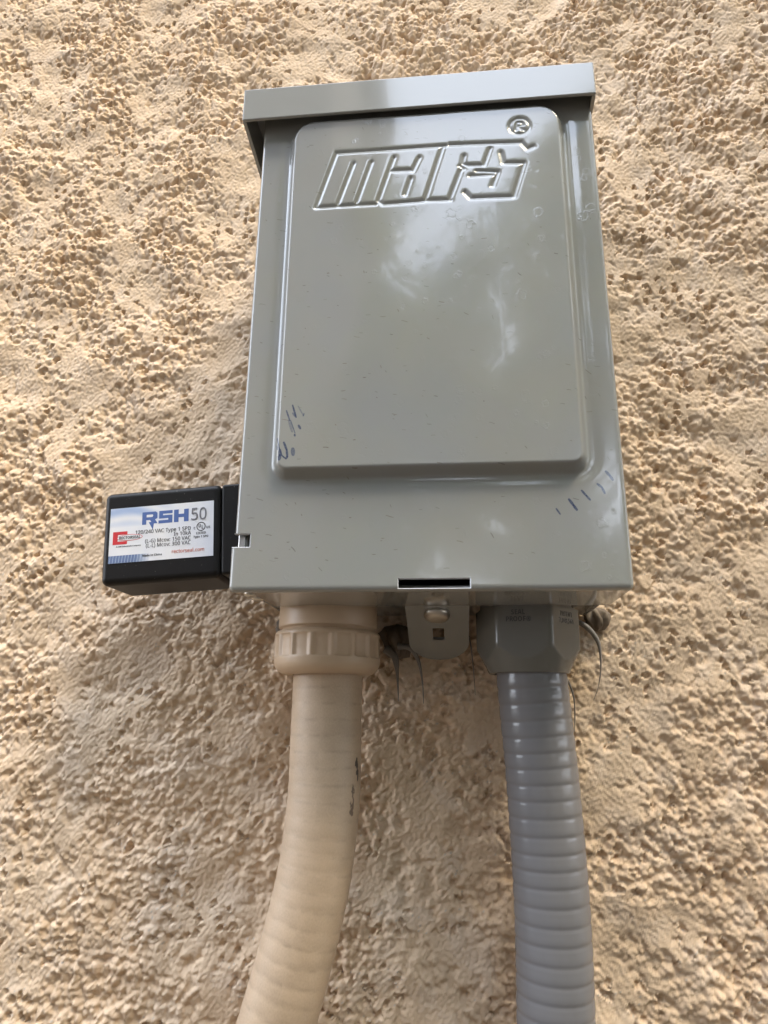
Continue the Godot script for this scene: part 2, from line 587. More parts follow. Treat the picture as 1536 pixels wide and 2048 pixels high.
func door_z(x: float, y: float) -> float:
	var d := panel_dist(x, y)
	var t := clampf((1.6 - d) / 3.4, 0.0, 1.0)
	var z := 4.0 * t * t * (3.0 - 2.0 * t)
	z -= 0.18 * exp(-pow((d - 3.0) / 1.6, 2.0))               # the press leaves a shallow moat round the panel
	if d < 0.0:
		z += 0.35 * sin(clampf((y - 40.0) / 140.0, 0.0, 1.0) * PI) * clampf(-d / 25.0, 0.0, 1.0)      # slightly crowned
	z += dent.get_noise_2d(x, y) * 0.16
	if x > -43.0 and x < 44.0 and y > 137.0 and y < 178.0:
		var best := 99.0
		var p := Vector2(x, y)
		for l in LOGO:
			for k in range(0, l.size() - 2, 2):
				best = minf(best, seg_dist(p, Vector2(l[k], l[k + 1]), Vector2(l[k + 2], l[k + 3])))
		best = minf(best, absf((p - Vector2(35.3, 171.3)).length() - 3.5) + 0.15)
		if best < 2.5:
			z -= 0.55 * exp(-pow(best / 0.8, 2.0))
	return z

func span(l: Array, a: float, b: float, step: float) -> void:
	var n := maxi(1, roundi((b - a) / step))
	for k in n:
		l.append(a + (b - a) * k / n)

func stroke(im: Image, w: float, alpha: float, c: Color, pts: Array) -> void:
	# a worn pen or scratch line in door millimetres
	var s := im.get_width() / 128.0
	for k in range(0, pts.size() - 2, 2):
		var a := Vector2((pts[k] + 64.0) * s, (192.0 - pts[k + 1]) * s)
		var b := Vector2((pts[k + 2] + 64.0) * s, (192.0 - pts[k + 3]) * s)
		var r := maxf(w * s * 0.5, 0.5)
		var lo := (a.min(b) - Vector2(r + 2, r + 2)).max(Vector2.ZERO)
		var hi := (a.max(b) + Vector2(r + 2, r + 2)).min(Vector2(im.get_width() - 1, im.get_height() - 1))
		for y in range(int(lo.y), int(hi.y) + 1):
			for x in range(int(lo.x), int(hi.x) + 1):
				var q := Vector2(x, y)
				var t := clampf((q - a).dot(b - a) / maxf((b - a).length_squared(), 0.01), 0.0, 1.0)
				var d := q.distance_to(a.lerp(b, t)) - r * (0.55 + 0.45 * sin(PI * (0.15 + 0.7 * t)))
				var m := clampf(0.5 - d, 0.0, 1.0) * alpha * (0.75 + 0.25 * dent.get_noise_2d(x * 9.0, y * 9.0))
				if m > 0.0:
					im.set_pixel(x, y, im.get_pixel(x, y).lerp(c, m))

func door_material() -> StandardMaterial3D:
	var m: StandardMaterial3D = M.paint.duplicate()
	m.resource_name = "door_paint"
	M.door = m
	# colour: the paint itself with faint mottling, brown scratches and blue pen
	var f := noise(31, 0.02, 3)
	var im := Image.create(128, 192, false, Image.FORMAT_RGBA8)
	for y in 192:
		for x in 128:
			var k := f.get_noise_2d(x, y)
			im.set_pixel(x, y, Color(1.0 + 0.02 * k, 1.0 + 0.01 * k, 1.0 - 0.02 * k) * 0.97)
	im.resize(1024, 1536, Image.INTERPOLATE_CUBIC)
	for k in 330:
		var x := rng.randf_range(-61, 61)
		var y := rng.randf_range(3, 178)
		if x > 5 and rng.randf() < 0.45:
			continue
		var l := rng.randf_range(0.5, 2.6) * (0.5 if rng.randf() < 0.6 else 1.0)
		var a := rng.randf_range(-0.35, 0.1) if rng.randf() < 0.8 else rng.randf_range(-1.4, -0.5)
		var c := Color(0.62, 0.50, 0.38).lerp(Color(0.45, 0.43, 0.40), rng.randf())
		stroke(im, rng.randf_range(0.12, 0.28), rng.randf_range(0.25, 0.65), c, [x, y, x + l * 0.5 * cos(a), y + l * 0.5 * sin(a) + rng.randf_range(-0.12, 0.12), x + l * cos(a), y + l * sin(a)])
	for p in PEN:
		stroke(im, p[0] * 1.3, p[1], Color(0.25, 0.33, 0.56), p.slice(2))
	m.albedo_texture = ImageTexture.create_from_image(im)
	# relief: dried drops and drip rings
	var hm := Image.create(1024, 1536, false, Image.FORMAT_RF)
	hm.fill(Color(0.5, 0.5, 0.5))
	for k in 420:
		var c := Vector2(rng.randf_range(0, 1023), rng.randf_range(0, 1535))
		var r := rng.randf_range(3, 11) if rng.randf() < 0.8 else rng.randf_range(11, 20)
		var amp := rng.randf_range(-0.25, 0.3)
		for y in range(maxi(0, int(c.y - r - 2)), mini(1535, int(c.y + r + 3))):
			for x in range(maxi(0, int(c.x - r - 2)), mini(1023, int(c.x + r + 3))):
				var d := Vector2(x - c.x, (y - c.y) * 0.85).length()
				var e := exp(-pow((d - r * (0.72 + 0.5 * dent.get_noise_2d(c.x * 7.0 + 60.0 * (x - c.x) / r, c.y * 7.0 + 60.0 * (y - c.y) / r))) / 1.8, 2.0)) * amp
				if absf(e) > 0.002:
					hm.set_pixel(x, y, Color(hm.get_pixel(x, y).r + e, 0, 0))
	m.heightmap_enabled = true
	m.heightmap_texture = ImageTexture.create_from_image(hm)
	m.heightmap_scale = 0.009
	m.normal_enabled = true
	m.normal_texture = M.peel
	m.normal_scale = 0.06
	return m

func build_box() -> void:
	var box := thing("disconnect_box", "grey painted metal disconnect box with rain hood on the stucco wall", "electrical box", Vector3(0, 0, -72))
	# enclosure: a folded tray, open to the front
	var s := st()
	rbox(s, Vector3(-60.4, 1.8, -70.5), Vector3(60.4, 189.5, -69.2), 0.5)
	rbox(s, Vector3(-60.6, 1.6, -69.1), Vector3(-59.3, 189.7, -6), 0.5)
	rbox(s, Vector3(59.3, 1.6, -69.1), Vector3(60.6, 189.7, -6), 0.5)
	rbox(s, Vector3(-59.2, 1.7, -69.1), Vector3(59.2, 3.0, -7), 0.5)
	rbox(s, Vector3(-59.2, 188.2, -69.1), Vector3(59.2, 189.6, -6), 0.5)
	commit(s, "enclosure", M.paint, box)

	# door: one pressed sheet with rounded rim, slot and notch
	var door_mat := door_material()
	var r := 1.7
	var xs := []
	for k in 6:
		xs.append(-62.7 + r * (1.0 - cos(k * PI / 10.0)))
	span(xs, -61.0 + 0.3, -57.1, 0.8); span(xs, -57.1, -53.5, 0.9); span(xs, -53.5, -46.5, 0.4)
	span(xs, -46.5, -42.0, 0.7); span(xs, -42.0, -9.2, 0.38); span(xs, -9.2, 13.6, 0.38); span(xs, 13.6, 42.0, 0.38)
	span(xs, 42.0, 47.0, 0.6); span(xs, 47.0, 54.0, 0.4); span(xs, 54.0, 60.7, 0.8)
	for k in 6:
		xs.append(62.7 - r * (1.0 - cos((5 - k) * PI / 10.0)))
	var ys := []
	for k in 6:
		ys.append(r * (1.0 - cos(k * PI / 10.0)))
	ys.insert(3, 0.62)
	ys.sort()
	span(ys, 2.1, 3.95, 0.6); span(ys, 3.95, 14.4, 1.2); span(ys, 14.4, 19.2, 1.2); span(ys, 19.2, 33.5, 1.3)
	span(ys, 33.5, 43.0, 0.4); span(ys, 43.0, 137.5, 1.4); span(ys, 137.5, 177.5, 0.38); span(ys, 177.5, 184.0, 0.4); span(ys, 184.0, 188.5, 1.5)
	ys.append(188.5)
	var nu := xs.size()
	var nv := ys.size()
	var p := PackedVector3Array()
	var uv := PackedVector2Array()
	var skip := {}
	for j in nv:
		for i in nu:
			var x: float = xs[i]
			var y: float = ys[j]
			var a := maxf(r - (62.7 - absf(x)), 0.0)
			var b := maxf(r - y, 0.0)
			var q := sqrt(a * a + b * b)
			if q > r:
				x -= signf(x) * a * (1.0 - r / q)
				y += b * (1.0 - r / q)
				q = r
			var z := door_z(x, y) - (r - sqrt(maxf(r * r - q * q, 0.0)))
			if x < -57.2 and ys[j] < 14.45:
				x = -57.1 - (-57.1 - x) * 1.16                  # the tab below the notch stands a little wider
			p.append(Vector3(x, y, z))
			uv.append(Vector2((x + 64.0) / 128.0, 1.0 - y / 192.0))
			if j < nv - 1 and i < nu - 1:
				var mx: float = (xs[i] + xs[i + 1]) / 2.0
				var my: float = (ys[j] + ys[j + 1]) / 2.0
				if (mx > -9.2 and mx < 13.6 and my > 0.6 and my < 3.95) or (mx < -57.1 and my > 14.4 and my < 19.2):
					skip[j * nu + i] = true
	s = st()
	sheet(s, p, nu, nv, false, uv, skip)
	var door := commit(s, "door", door_mat, box)
	# cut edges of slot and notch
	s = st()
	edge_strip(s, [Vector2(-9.2, 0.62), Vector2(13.6, 0.62), Vector2(13.6, 3.95), Vector2(-9.2, 3.95), Vector2(-9.2, 0.62)], 1)
	add_under(commit(s, "slot_edge", M.bare_edge, box), door)
	s = st()
	edge_strip(s, [Vector2(-63.2, 14.4), Vector2(-57.1, 14.4), Vector2(-57.1, 19.2), Vector2(-62.6, 19.2)], 1)
	add_under(commit(s, "notch_edge", M.bare_edge, box), door)
	# returns: two sides and the bottom lip
	for e in [[61.45, 62.7, 1.9, 188.4], [-62.7, -61.45, 19.2, 188.4], [-63.6, -62.35, 1.9, 14.4]]:
		s = st()
		rbox(s, Vector3(e[0], e[2], -33), Vector3(e[1], e[3], -1.75), 0.4)
		add_under(commit(s, "side_return", M.paint, box), door)
	s = st()
	rbox(s, Vector3(-56.6, 0.0, -32), Vector3(61.8, 1.25, -1.75), 0.4)
	add_under(commit(s, "bottom_lip", M.paint, box), door)

	# hasp: a tongue that leaves the lip and bends back and down to the wall, with a square hole
	s = st()
	var us := [-1.0, -0.97, -0.6, -0.19, 0.0, 0.19, 0.6, 0.97, 1.0]
	var vs := []
	span(vs, 0.0, 11.0, 1.0); span(vs, 11.0, 18.0, 1.2); span(vs, 18.0, 26.0, 1.0); span(vs, 26.0, 28.0, 1.0); span(vs, 28.0, 39.5, 0.6)
	vs.append(39.5)
	for side in 2:
		var q := PackedVector3Array()
		var hole := {}
		for j in vs.size():
			var v: float = vs[j]
			var w := 11.4
			if v > 28.1:
				w = 11.4 * sqrt(maxf(0.0, 1.0 - pow((v - 28.1) / 11.4, 2.0)))
			var c := hasp(v)
			for i in us.size():
				q.append(Vector3(2.2 + us[i] * w, c.x, c.y) + hasp_normal(v) * (0.6 if side == 1 else -0.6))
				if i < us.size() - 1 and absf((us[i] + us[mini(i + 1, us.size() - 1)]) / 2.0) < 0.19 and v > 17.9 and v < 25.9:
					hole[j * us.size() + i] = true
		sheet(s, q, us.size(), vs.size(), side == 0, PackedVector2Array(), hole)
	for e in [0, us.size() - 1]:
		var q := PackedVector3Array()
		for j in vs.size():
			var v: float = vs[j]
			var w := 11.4 * (sqrt(maxf(0.0, 1.0 - pow((v - 28.1) / 11.4, 2.0))) if v > 28.1 else 1.0)
			var c := hasp(v)
			for k in [-0.6, 0.6]:
				q.append(Vector3(2.2 + us[e] * w, c.x, c.y) + hasp_normal(v) * k)
		sheet(s, q, 2, vs.size(), e == 0)
	var hasp_part := commit(s, "hasp", M.paint, box)
	s = st()
	var hn := hasp_normal(7.0)
	var hc := hasp(7.0)
	var tilt := Basis(Vector3.RIGHT, hn, Vector3.RIGHT.cross(hn))
	var head := [[-0.6, 4.6], [-1.5, 4.75], [-2.3, 4.3], [-2.9, 3.2], [-3.1, 1.8], [-3.15, 0.05]]
	polar(s, 0, 0, head.map(func(e): return e[0]), func(_a, k): return head[k][1], 28, tilt, Vector3(2.0, hc.x, hc.y))
	add_under(commit(s, "screw", M.steel, box), hasp_part)

	# hinge tongue that shows in the notch, and two screws under the left corner
	s = st()
	rbox(s, Vector3(-62.0, 12.8, -3.6), Vector3(-59.4, 20.6, -2.4), 0.5)
	commit(s, "hinge_tongue", M.zinc, box)
	for q in [Vector3(-59.4, 0.4, -12), Vector3(-59.2, 0.4, -20)]:
		s = st()
		var rim := [[1.8, 2.3], [0.9, 2.4], [0.3, 2.2], [-0.2, 1.4], [-0.3, 0.05]]
		polar(s, q.x, q.z, rim.map(func(e): return e[0] + q.y), func(_a, k): return rim[k][1], 20)
		commit(s, "screw", M.steel, box)

	# rain hood
	s = st()
	rbox(s, Vector3(-68.9, 181.2, 5.0), Vector3(63.6, 195.9, 6.3), 0.55, 3)
	rbox(s, Vector3(-68.8, 194.7, -72), Vector3(63.5, 195.85, 4.9), 0.4)
	for e in [[-68.85, -67.6], [62.3, 63.55]]:
		var k := st()
		prism(k, PackedVector2Array([Vector2(-4.9, 181.3), Vector2(-4.9, 194.6), Vector2(72, 194.6), Vector2(72, 172.0)]), e[0], e[1])
		for t in k.v.size():
			k.v[t] = Vector3(k.v[t].z, k.v[t].y, -k.v[t].x)
			k.n[t] = Vector3(k.n[t].z, k.n[t].y, -k.n[t].x)
		var at: int = s.v.size()
		s.v.append_array(k.v); s.n.append_array(k.n); s.u.append_array(k.u)
		for t in k.i:
			s.i.append(t + at)
	var hood := commit(s, "rain_hood", M.paint, box)
	hood.rotation.z = deg_to_rad(0.15)

func add_under(o: Node3D, parent: Node3D) -> void:      # make a part a sub-part without moving it
	o.get_parent().remove_child(o)
	parent.add_child(o, true)
	o.position = Vector3.ZERO

func hasp(v: float) -> Vector2:       # (y, z) of the tongue's middle, v millimetres from the lip
	var t := clampf(v / 39.5, 0.0, 1.0)
	return Vector2(0.62 - 0.1 * v - 12.3 * pow(t, 1.35), -32.0 - 35.0 * t)

func hasp_normal(v: float) -> Vector3:
	var d := hasp(v + 0.2) - hasp(v - 0.2) if v > 0.3 and v < 39.0 else (hasp(v + 0.2) - hasp(v) if v <= 0.3 else hasp(v) - hasp(v - 0.2))
	var t := Vector3(0, d.x, d.y).normalized()
	return Vector3(1, 0, 0).cross(t) * -1.0 if Vector3(1, 0, 0).cross(t).y < 0.0 else Vector3(1, 0, 0).cross(t)

func edge_strip(s: Dictionary, pts: Array, inward: int) -> void:
	# the sheet's thickness round an opening: a small burr, then straight back
	var mid := Vector2.ZERO
	for q in pts:
		mid += q / pts.size()
	for k in pts.size() - 1:
		var n := 12 if absf(pts[k].x - pts[k + 1].x) > 10.0 else 3
		for e in n:
			var a: Vector2 = pts[k].lerp(pts[k + 1], float(e) / n)
			var b: Vector2 = pts[k].lerp(pts[k + 1], float(e + 1) / n)
			var side := Vector2(-(b - a).y, (b - a).x).normalized() * inward
			var rz := func(q: Vector2) -> float: return door_z(q.x, q.y) - (1.7 - sqrt(maxf(1.7 * 1.7 - pow(maxf(1.7 - q.y, 0.0), 2.0), 0.0)))
			var za: float = rz.call(a)
			var zb: float = rz.call(b)
			var i := side * 0.28
			quad(s, Vector3(a.x, a.y, za + 0.03), Vector3(b.x, b.y, zb + 0.03), Vector3(b.x + i.x, b.y + i.y, zb - 0.22), Vector3(a.x + i.x, a.y + i.y, za - 0.22), Vector3(side.x, side.y, 1.0).normalized())
			quad(s, Vector3(a.x + i.x, a.y + i.y, za - 0.22), Vector3(b.x + i.x, b.y + i.y, zb - 0.22), Vector3(b.x + i.x, b.y + i.y, -1.3), Vector3(a.x + i.x, a.y + i.y, -1.3), Vector3(side.x, side.y, 0))

# ---------------------------------------------------------------- surge protector

func build_surge_protector() -> void:
	var base := Vector3(-100.6, 27.0, -30)
	var o := thing("surge_protector", "black plastic surge protector with a white printed sticker, left of the grey box", "surge protector", base)
	o.rotation.z = deg_to_rad(3.9)
	o.set_meta("shift", Vector3.ZERO)
	var dust := Image.create(512, 512, false, Image.FORMAT_RGBA8)
	dust.fill(Color(0.105, 0.098, 0.09))
	for k in 240:
		var c := Vector2i(rng.randi_range(2, 508), rng.randi_range(2, 508))
		var g := rng.randf_range(0.2, 0.55)
		var n := 1 if rng.randf() < 0.8 else 2
		dust.fill_rect(Rect2i(c, Vector2i(n + rng.randi_range(0, 1), n)), Color(g, g * 0.96, g * 0.88))
	M.black_plastic.albedo_color = Color.WHITE
	M.black_plastic.albedo_texture = ImageTexture.create_from_image(dust)
	M.black_plastic.uv1_triplanar = true
	M.black_plastic.uv1_scale = Vector3(16, 16, 16)
	var s := st()
	rbox(s, Vector3(-23.4, -17.8, -26), Vector3(22.6, 18.4, 0), 2.6, 5)
	commit(s, "housing", M.black_plastic, o)
	s = st()
	rbox(s, Vector3(22.7, -17.0, -25.4), Vector3(35.2, 18.0, -0.3), 1.2, 3)
	commit(s, "end_plate", M.black_plastic, o)
	s = st()
	var nip := [[0.0, 9.0], [8.0, 9.0], [16.5, 9.0]]
	polar(s, 0, 0, nip.map(func(e): return e[0]), func(_a, k): return nip[k][1], 24, Basis(Vector3(0, 0, 1), Vector3(1, 0, 0), Vector3(0, 1, 0)), Vector3(23, 0, -13))
	commit(s, "nipple", M.black_plastic, o)

	# sticker: printed sheet 40.4 x 21.4 mm
	var w := 480
	var h := 256
	var im := Image.create(w, h, false, Image.FORMAT_RGBA8)
	var f := noise(41, 0.006, 3)
	for y in h:
		for x in w:
			var u := float(x) / w
			var v := float(y) / h
			var c := Color(0.90, 0.895, 0.89)
			c = c.lerp(Color(0.80, 0.82, 0.87), clampf(0.5 + 0.9 * f.get_noise_2d(x, y), 0, 1) * 0.35)
			# pale blue sweeps in the top left corner
			if v < 0.36 and u < 0.62:
				var b := 0.5 + 0.5 * sin((v * 9.0 - u * 3.2 + 0.9 * sin(u * 6.0)) * 2.4)
				c = c.lerp(Color(0.56, 0.65, 0.80), b * clampf((0.36 - v) * 7.0, 0, 1) * clampf((0.62 - u) * 3.0, 0, 1) * 0.75)
			# slate strip with light rules along the bottom left
			if v > 0.865 and u < 0.40:
				var rule := absf(fposmod(u * 34.0 + (v - 0.9) * 2.0, 1.0) - 0.5) < 0.07
				c = c.lerp(Color(0.72, 0.77, 0.84) if rule else Color(0.40, 0.47, 0.60), clampf((0.40 - u) * 7.0, 0, 1))
			im.set_pixel(x, y, c)
	var pm := mat("sticker_print", Color.WHITE, 0.35)
	pm.albedo_texture = ImageTexture.create_from_image(im)
	var stick := st()
	var hw := 20.2
	var hh := 10.7
	var k0 := put(stick, Vector3(-hw, hh, 0.07), Vector3(0, 0, 1), Vector2(0, 0)); put(stick, Vector3(hw, hh, 0.07), Vector3(0, 0, 1), Vector2(1, 0))
	put(stick, Vector3(hw, -hh, 0.07), Vector3(0, 0, 1), Vector2(1, 1)); put(stick, Vector3(-hw, -hh, 0.07), Vector3(0, 0, 1), Vector2(0, 1))
	tri(stick, k0, k0 + 1, k0 + 2); tri(stick, k0, k0 + 2, k0 + 3)
	for e in [[Vector2(-hw, hh), Vector2(hw, hh), Vector3.UP], [Vector2(hw, hh), Vector2(hw, -hh), Vector3.RIGHT], [Vector2(hw, -hh), Vector2(-hw, -hh), Vector3.DOWN], [Vector2(-hw, -hh), Vector2(-hw, hh), Vector3.LEFT]]:
		quad(stick, Vector3(e[0].x, e[0].y, 0.07), Vector3(e[1].x, e[1].y, 0.07), Vector3(e[1].x, e[1].y, -0.03), Vector3(e[0].x, e[0].y, -0.03), e[2])
	var sticker := commit(stick, "sticker", pm, o)
	sticker.position = Vector3(-0.2, 1.0, 0.04) * MM
	var z := 0.11
	# the three block letters and the bolt
	s = st()
	for q in [
		[-7.6, 3.4, -7.6, 8.3, -2.4, 8.3, -1.7, 7.7, -1.7, 5.6, -2.6, 5.2, -1.5, 3.6, -3.0, 3.6, -3.3, 1.2, -5.0, 4.2, -4.0, 4.3, -4.6, 5.1, -6.0, 5.1, -6.0, 3.4],
		[-1.2, 3.4, -1.2, 4.6, 2.6, 4.6, 2.6, 5.3, -1.0, 5.3, -1.0, 8.3, 4.2, 8.3, 4.2, 7.1, 0.5, 7.1, 0.5, 6.5, 4.2, 6.5, 4.2, 3.4],
		[4.8, 3.4, 4.8, 8.3, 6.6, 8.3, 6.6, 6.5, 8.7, 6.5, 8.7, 8.3, 10.5, 8.3, 10.5, 3.4, 8.7, 3.4, 8.7, 5.2, 6.6, 5.2, 6.6, 3.4]]:
		prism(s, pairs(q), z - 0.06, z)
	commit(s, "lettering", M.print_blue, sticker).position = Vector3.ZERO
	s = st()
	prism(s, pairs([-5.9, 6.2, -5.9, 7.2, -3.6, 7.2, -3.3, 6.9, -3.6, 6.2]), z - 0.04, z + 0.03)
	commit(s, "letter_counter", M.print_white, sticker).position = Vector3.ZERO
	lettering("50", 4.6, Vector3(11.2, 5.9, z), M.print_grey, sticker, 0, false, 0.92)
	lettering("120/240 VAC Type 1 SPD", 1.42, Vector3(11.6, 0.6, z), M.print_black, sticker, 2)
	lettering("In 10kA", 1.42, Vector3(11.6, -1.2, z), M.print_black, sticker, 2)
	lettering("(L-G) Mcov: 150 VAC", 1.42, Vector3(11.6, -3.1, z), M.print_black, sticker, 2)
	lettering("(L-L) Mcov: 300 VAC", 1.42, Vector3(11.6, -4.9, z), M.print_black, sticker, 2)
	lettering("rectorseal.com", 1.35, Vector3(16.9, -7.9, z), M.print_orange, sticker, 2)
	lettering("Made in China", 0.8, Vector3(-7.1, -8.6, z), M.print_black, sticker, 0, true)
	# red bracket with the name in an oval
	s = st()
	prism(s, pairs([-18.8, 1.4, -13.2, 1.4, -13.2, 0.2, -16.9, 0.2, -16.9, -2.4, -13.2, -2.4, -13.2, -3.6, -18.8, -3.6]), z - 0.06, z)
	prism(s, oval(-12.2, -1.1, 5.0, 1.25, 26), z - 0.055, z + 0.005)
	commit(s, "emblem", M.print_red, sticker).position = Vector3.ZERO
	s = st()
	prism(s, oval(-12.2, -1.1, 4.8, 1.05, 26), z - 0.05, z + 0.02)
	commit(s, "emblem_field", M.print_white, sticker).position = Vector3.ZERO
	lettering("RECTORSEAL", 1.05, Vector3(-12.2, -1.1, z + 0.05), M.print_black, sticker, 1, true, 0.95)
	lettering("A CSW Industrials Company", 0.52, Vector3(-12.6, -4.4, z), M.print_black, sticker, 1, true)
	# listing mark
	s = st()
	for k in 28:
		var a0 := TAU * k / 28.0
		var a1 := TAU * (k + 1) / 28.0
		prism(s, PackedVector2Array([Vector2(15.4 + 1.75 * cos(a0), 0.9 + 1.75 * sin(a0)), Vector2(15.4 + 1.75 * cos(a1), 0.9 + 1.75 * sin(a1)), Vector2(15.4 + 1.42 * cos(a1), 0.9 + 1.42 * sin(a1)), Vector2(15.4 + 1.42 * cos(a0), 0.9 + 1.42 * sin(a0))]), z - 0.06, z)
	commit(s, "listing_ring", M.print_black, sticker).position = Vector3.ZERO
	lettering("U", 1.3, Vector3(14.9, 1.15, z), M.print_black, sticker, 1, true, 0.8)
	lettering("L", 1.3, Vector3(15.9, 0.65, z), M.print_black, sticker, 1, true, 0.8)
	lettering("C", 0.9, Vector3(12.9, 0.4, z), M.print_black, sticker, 1, true)
	lettering("US", 0.9, Vector3(18.2, 0.4, z), M.print_black, sticker, 1, true)
	lettering("LISTED", 0.85, Vector3(15.4, -1.6, z), M.print_black, sticker, 1, true)
	lettering("Type 1 SPD", 0.8, Vector3(15.4, -3.0, z), M.print_black, sticker, 1, true)

func pairs(a: Array) -> PackedVector2Array:
	var p := PackedVector2Array()
	for k in range(0, a.size(), 2):
		p.append(Vector2(a[k], a[k + 1]))
	return p

func oval(x: float, y: float, rx: float, ry: float, n: int) -> PackedVector2Array:
	var p := PackedVector2Array()
	for k in n:
		p.append(Vector2(x + rx * cos(TAU * k / n), y + ry * sin(TAU * k / n)))
	return p

# ---------------------------------------------------------------- conduits and fittings

func curve_path(knots: Array, step: float) -> PackedVector3Array:
	var c := Curve3D.new()
	c.bake_interval = 1.0
	for k in knots.size():
		var t: Vector3 = (knots[mini(k + 1, knots.size() - 1)] - knots[maxi(k - 1, 0)]) / 6.0
		c.add_point(knots[k], -t, t)
	var p := PackedVector3Array()
	var n := int(c.get_baked_length() / step)
	for k in n + 1:
		p.append(c.sample_baked(k * step, true))
	return p

func build_beige_run() -> void:
	var cx := -39.2
	var cz := -47.0
	var f := thing("conduit_fitting", "beige plastic conduit fitting with ribbed nut under the box", "conduit fitting", Vector3(cx, -24, cz), "fittings under the box")
	var s := st()
	var col := [[1.9, 18.4], [-6.0, 18.4], [-6.6, 18.2], [-6.7, 17.2], [-8.6, 17.2]]
	polar(s, cx, cz, col.map(func(e): return e[0]), func(_a, k): return col[k][1], 64)
	commit(s, "collar", M.beige_plastic, f)
	s = st()
	var ys := []
	for y in [-7.6, -7.7, -8.0, -8.5, -9.1, -9.5, -9.9, -12.0, -14.5, -17.0, -17.4, -17.9, -19.5, -20.6, -21.6, -22.5, -23.1, -23.4, -23.4]:
		ys.append(y)
	var rr := [16.9, 18.2, 18.9, 19.4, 19.6, 19.65, 19.65, 19.7, 19.7, 19.7, 19.7, 19.7, 19.6, 19.2, 18.5, 17.4, 16.2, 15.0, 12.6]
	polar(s, cx, cz, ys, func(a, k):
		var rib := absf(fposmod(a * 16.0 / TAU + 0.3, 1.0) - 0.5) * 2.0      # 1 at a rib
		var flat := smoothstep(0.80, 0.70, rib)
		return rr[k] - (0.75 * flat if ys[k] <= -9.9 and ys[k] >= -17.0 else 0.0), 192)
	commit(s, "compression_nut", M.beige_plastic, f)

	var c := thing("flexible_conduit", "beige painted flexible conduit bending down to the left", "conduit", Vector3(-80, -420, -50), "conduits below the box")
	var path := curve_path([Vector3(cx + 0.6, -20, cz), Vector3(-38.6, -45, -46.5), Vector3(-38.6, -66, -46), Vector3(-41, -90, -46), Vector3(-46, -113, -46), Vector3(-52, -135, -46.5), Vector3(-64, -175, -48), Vector3(-80, -240, -52), Vector3(-84, -420, -54)], 0.75)
	var rad := PackedFloat32Array()
	for k in path.size():
		var ph := fposmod(k * 0.75 + 1.4 * dent.get_noise_1d(k * 1.3), 5.4) / 5.4
		rad.append(12.75 - 0.085 * exp(-pow((ph - 0.5) / 0.16, 2.0)) + 0.03 * dent.get_noise_1d(k * 3.0))
	s = st()
	tube(s, path, rad, 72)
	var paint_im := Image.create(256, 1024, false, Image.FORMAT_RGBA8)
	var blot := noise(51, 0.02, 3)
	for y in 1024:
		for x in 256:
			var ring := exp(-pow((fposmod(y * 400.0 / 1024.0, 5.4) / 5.4 - 0.5) / 0.1, 2.0))       # dirt that sits in the ribs
			var v := 0.97 + 0.04 * blot.get_noise_2d(x, y * 2.0) + 0.05 * blot.get_noise_2d(x * 23.0, y * 23.0) - ring * (0.03 + 0.09 * blot.get_noise_2d(x * 2.0, y * 5.0))
			paint_im.set_pixel(x, y, Color(v, v * 0.995, v * 0.985))
	# grey scuffs through the paint on the right
	for e in [[50, 88, 4, 8], [52, 96, 2, 5], [47, 86, 2, 3], [43, 108, 3, 5], [42, 121, 4, 6], [44, 115, 2, 3]]:
		for y in range(e[1] - e[3], e[1] + e[3]):
			for x in range(e[0] - e[2], e[0] + e[2]):
				if pow(float(x - e[0]) / e[2], 2) + pow(float(y - e[1]) / e[3], 2) + 1.6 * blot.get_noise_2d(x * 9.0, y * 7.0) < 0.75:
					paint_im.set_pixel(x, y, Color(0.38, 0.38, 0.40) if e[1] < 100 else Color(0.60, 0.58, 0.58))
	M.beige.albedo_texture = ImageTexture.create_from_image(paint_im)
	M.beige.uv1_scale = Vector3(1, 0.25, 1)
	commit(s, "jacket", M.beige, c)

